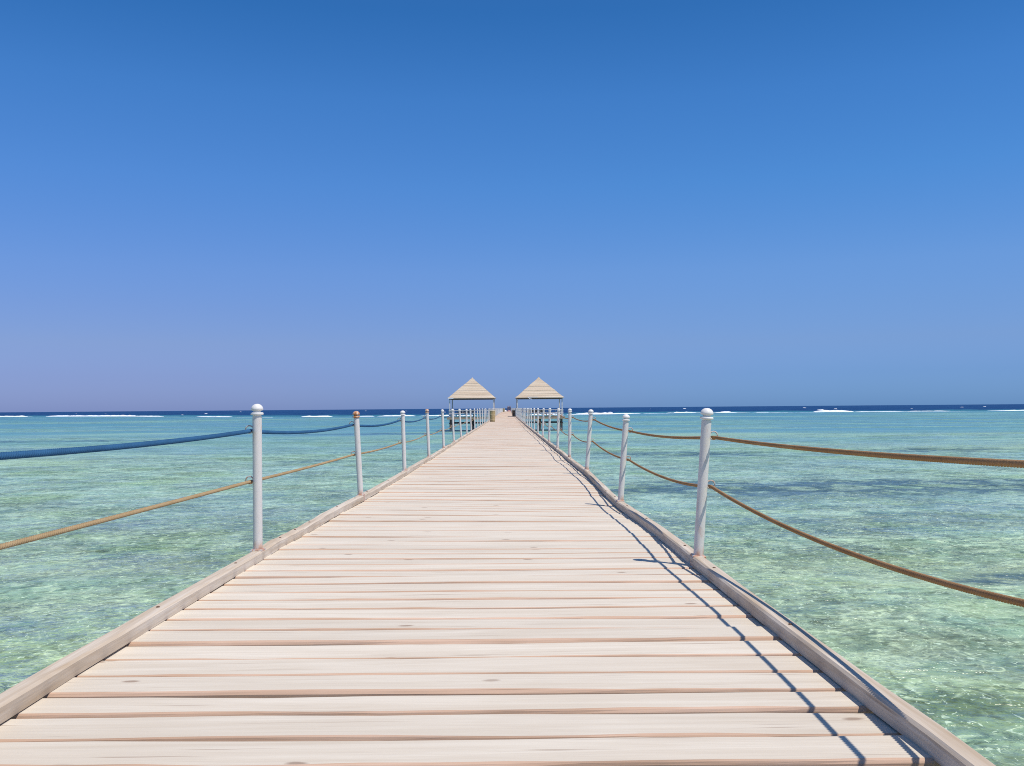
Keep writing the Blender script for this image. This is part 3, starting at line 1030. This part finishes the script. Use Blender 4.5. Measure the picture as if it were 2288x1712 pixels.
def bench(x, y, length, label):
    root = bpy.data.objects.new('bench', None)
    C.objects.link(root)
    root.location = (x, y, -0.012)
    tag(root, label, 'bench', 'benches under the gazebos')
    h = length/2
    for k in range(3):
        add('seat_slat', MB().box(-h, h, -0.25+k*0.14, -0.13+k*0.14, 0.40, 0.435).mesh('seat_slat', M['bench']), root)
    for k in range(2):
        add('back_slat', MB().box(-h, h, 0.19, 0.225, 0.47+k*0.14, 0.585+k*0.14).mesh('back_slat', M['bench']), root)
    for s in (-1, 1):
        add('leg', MB().box(s*(h-0.15)-0.03, s*(h-0.15)+0.03, -0.24, -0.18, 0, 0.397).mesh('leg', M['bench']), root)
        add('leg', MB().box(s*(h-0.15)-0.03, s*(h-0.15)+0.03, 0.12, 0.187, 0, 0.72).mesh('leg', M['bench']), root)
bench(-4.6, 106.6, 2.0, 'brown slatted bench under the left gazebo')
bench(3.6, 106.6, 2.0, 'brown slatted bench under the right gazebo')

# ------------------------------------------------------------------ litter bins
def bin_(x, y, r, h, mat, label):
    root = bpy.data.objects.new('litter_bin', None)
    C.objects.link(root)
    z = ZL(y) if x < 0 else ZR(y)
    root.location = (x, y, z+0.004)
    tag(root, label, 'bin', 'litter bins on the pier')
    n = 18
    for k in range(n):
        a = 2*math.pi*k/n
        a0, a1 = a-math.pi/n*0.9, a+math.pi/n*0.9
        v = []
        for zz, rr in ((0.02, r*0.86), (h*0.5, r*0.97), (h*0.93, r)):
            for aa, dr in ((a0, 0), (a1, 0), (a1, -0.018), (a0, -0.018)):
                v.append(((rr+dr)*math.cos(aa), (rr+dr)*math.sin(aa), zz))
        f = []
        for q in range(2):
            for i in range(4):
                j = (i+1) % 4
                f.append((q*4+i, q*4+j, q*4+4+j, q*4+4+i))
        f += [(3, 2, 1, 0), (8, 9, 10, 11)]
        add('slat', mesh_np('slat', v, f, (M[mat],)), root)
    add('liner', MB().lathe([(r*0.80, 0.0), (r*0.80, 0.03), (r*0.93, h*0.9)], 18).mesh('liner', M['pile']), root)
    add('rim', MB().lathe([(r*0.94, h*0.925), (r*1.05, h*0.93), (r*1.06, h*0.98), (r*0.9, h), (r*0.86, h), (r*0.84, h*0.935)], 18).mesh('rim', M['bin_lid']), root)
    for hz in (0.18, 0.62):
        add('hoop', MB().tube([(r*(0.905+0.13*hz)*math.cos(a), r*(0.905+0.13*hz)*math.sin(a), h*hz) for a in np.linspace(0, 2*math.pi, 17)[:-1]], 0.012, 5, True).mesh('hoop', M['bin_lid']), root)
bin_(-0.945, 65.0, 0.205, 0.80, 'bin', 'tan slatted bin standing on the deck before the left gazebo')
bin_(0.90, 106.0, 0.17, 0.72, 'bin_dark', 'dark brown bin by the right railing between the gazebos')
bin_(-0.52, 236.0, 0.24, 0.95, 'bin', 'far tan bin by the left railing near the pier end')

# ------------------------------------------------------------------ people and things at the far end
def skin_body(name, pts, edges, radii, mat, parent):
    me = bpy.data.meshes.new(name)
    me.from_pydata(pts, edges, [])
    me.materials.append(M[mat])
    o = add(name, me, parent)
    sk = o.modifiers.new('skin', 'SKIN')
    sk.use_smooth_shade = True
    for i, r in enumerate(radii):
        me.skin_vertices[0].data[i].radius = (r, r)
    for i, d in enumerate(me.skin_vertices[0].data):
        d.use_root = (i == 0)
    o.modifiers.new('sub', 'SUBSURF').render_levels = 1
    return o

def person(x, y, rz, shirt, shorts, label, arm=0.0):
    root = bpy.data.objects.new('person', None)
    C.objects.link(root)
    root.location = (x, y, 0.004)
    root.rotation_euler = (0, 0, rz)
    tag(root, label, 'person', 'people at the end of the pier')
    P = [(0, 0, .93), (0, 0, 1.10), (0, 0, 1.30), (0, 0, 1.44), (0, 0, 1.52), (0, .01, 1.60), (0, .01, 1.70),
         (-.17, 0, 1.40), (-.22, 0.02, 1.14), (-.23, -.05-arm, .92), (-.23, -.08-arm, .80),
         (.17, 0, 1.40), (.22, 0.02, 1.14), (.22, -.04, .92), (.22, -.06, .80),
         (-.09, 0, .88), (-.11, -.02, .48), (-.12, .02, .07), (-.13, -.12, .035),
         (.09, 0, .88), (.12, -.02, .48), (.14, .02, .07), (.15, -.12, .035)]
    E = [(0,1),(1,2),(2,3),(3,4),(4,5),(5,6),(3,7),(7,8),(8,9),(9,10),(3,11),(11,12),(12,13),(13,14),(0,15),(15,16),(16,17),(17,18),(0,19),(19,20),(20,21),(21,22)]
    rad = [.13,.12,.14,.10,.05,.085,.08,.06,.045,.035,.035,.06,.045,.035,.035,.09,.06,.04,.035,.09,.06,.04,.035]
    body = skin_body('body', P, E, rad, 'skin', root)
    skin_body('shirt', [(0,0,.90),(0,0,1.10),(0,0,1.30),(0,0,1.42),(-.17,0,1.39),(-.21,.01,1.20),(.17,0,1.39),(.21,.01,1.20)],
              [(0,1),(1,2),(2,3),(3,4),(4,5),(3,6),(6,7)], [.15,.14,.155,.11,.075,.065,.075,.065], shirt, root)
    skin_body('shorts', [(0,0,.92),(-.09,0,.84),(-.11,-.01,.55),(.09,0,.84),(.12,-.01,.55)], [(0,1),(1,2),(0,3),(3,4)], [.15,.11,.085,.11,.085], shorts, root)
    skin_body('hair', [(0, .03, 1.63), (0, .03, 1.73)], [(0, 1)], [.09, .085], 'hair', root)
person(0.72, 278.0, 0.2, 'cloth_plum', 'cloth_navy', 'person in dark plum clothes standing at the far pier end')
person(1.30, 279.0, -0.4, 'cloth_navy', 'cloth_navy', 'person in dark navy clothes standing right of the plum one', 0.05)

def low_bench(x, y):
    root = bpy.data.objects.new('pier_bench', None)
    C.objects.link(root)
    root.location = (x, y, 0.004)
    tag(root, 'dark low bench across the far end of the pier', 'bench')
    add('seat', MB().box(-0.75, 0.75, -0.2, 0.2, 0.40, 0.46, 0.01).mesh('seat', M['pile']), root)
    for s in (-1, 1):
        add('leg', MB().box(s*0.6-0.04, s*0.6+0.04, -0.18, 0.18, 0, 0.398).mesh('leg', M['pile']), root)
low_bench(0.9, 276.0)
def cushion(name, x, y, sx, sy, sz, mat, label, cat):
    n, mrows = 14, 7
    V, F = [], []
    for j in range(mrows+1):
        t = j/mrows*math.pi/2
        for i in range(n):
            a = 2*math.pi*i/n
            k = 1+0.12*math.sin(3*a+1)+0.06*math.sin(5*a)
            V.append((x+sx*k*math.cos(t)*math.cos(a), y+sy*k*math.cos(t)*math.sin(a), 0.006+sz*math.sin(t)*(1+0.1*math.sin(2*a))))
    for j in range(mrows):
        for i in range(n):
            F.append((j*n+i, j*n+(i+1) % n, (j+1)*n+(i+1) % n, (j+1)*n+i))
    F.append(tuple(reversed(range(n))))
    add(name, mesh_np(name, V, F, (M[mat],), smooth=True), label=label, cat=cat)
cushion('cloth_heap', -0.10, 262.0, 0.36, 0.30, 0.42, 'cloth_white', 'small white cloth heap on the deck near the pier end', 'cloth')
cushion('towel_pile', 0.95, 268.0, 0.62, 0.35, 0.30, 'cloth_pink', 'pinkish towel pile on the deck before the far bench', 'towels')
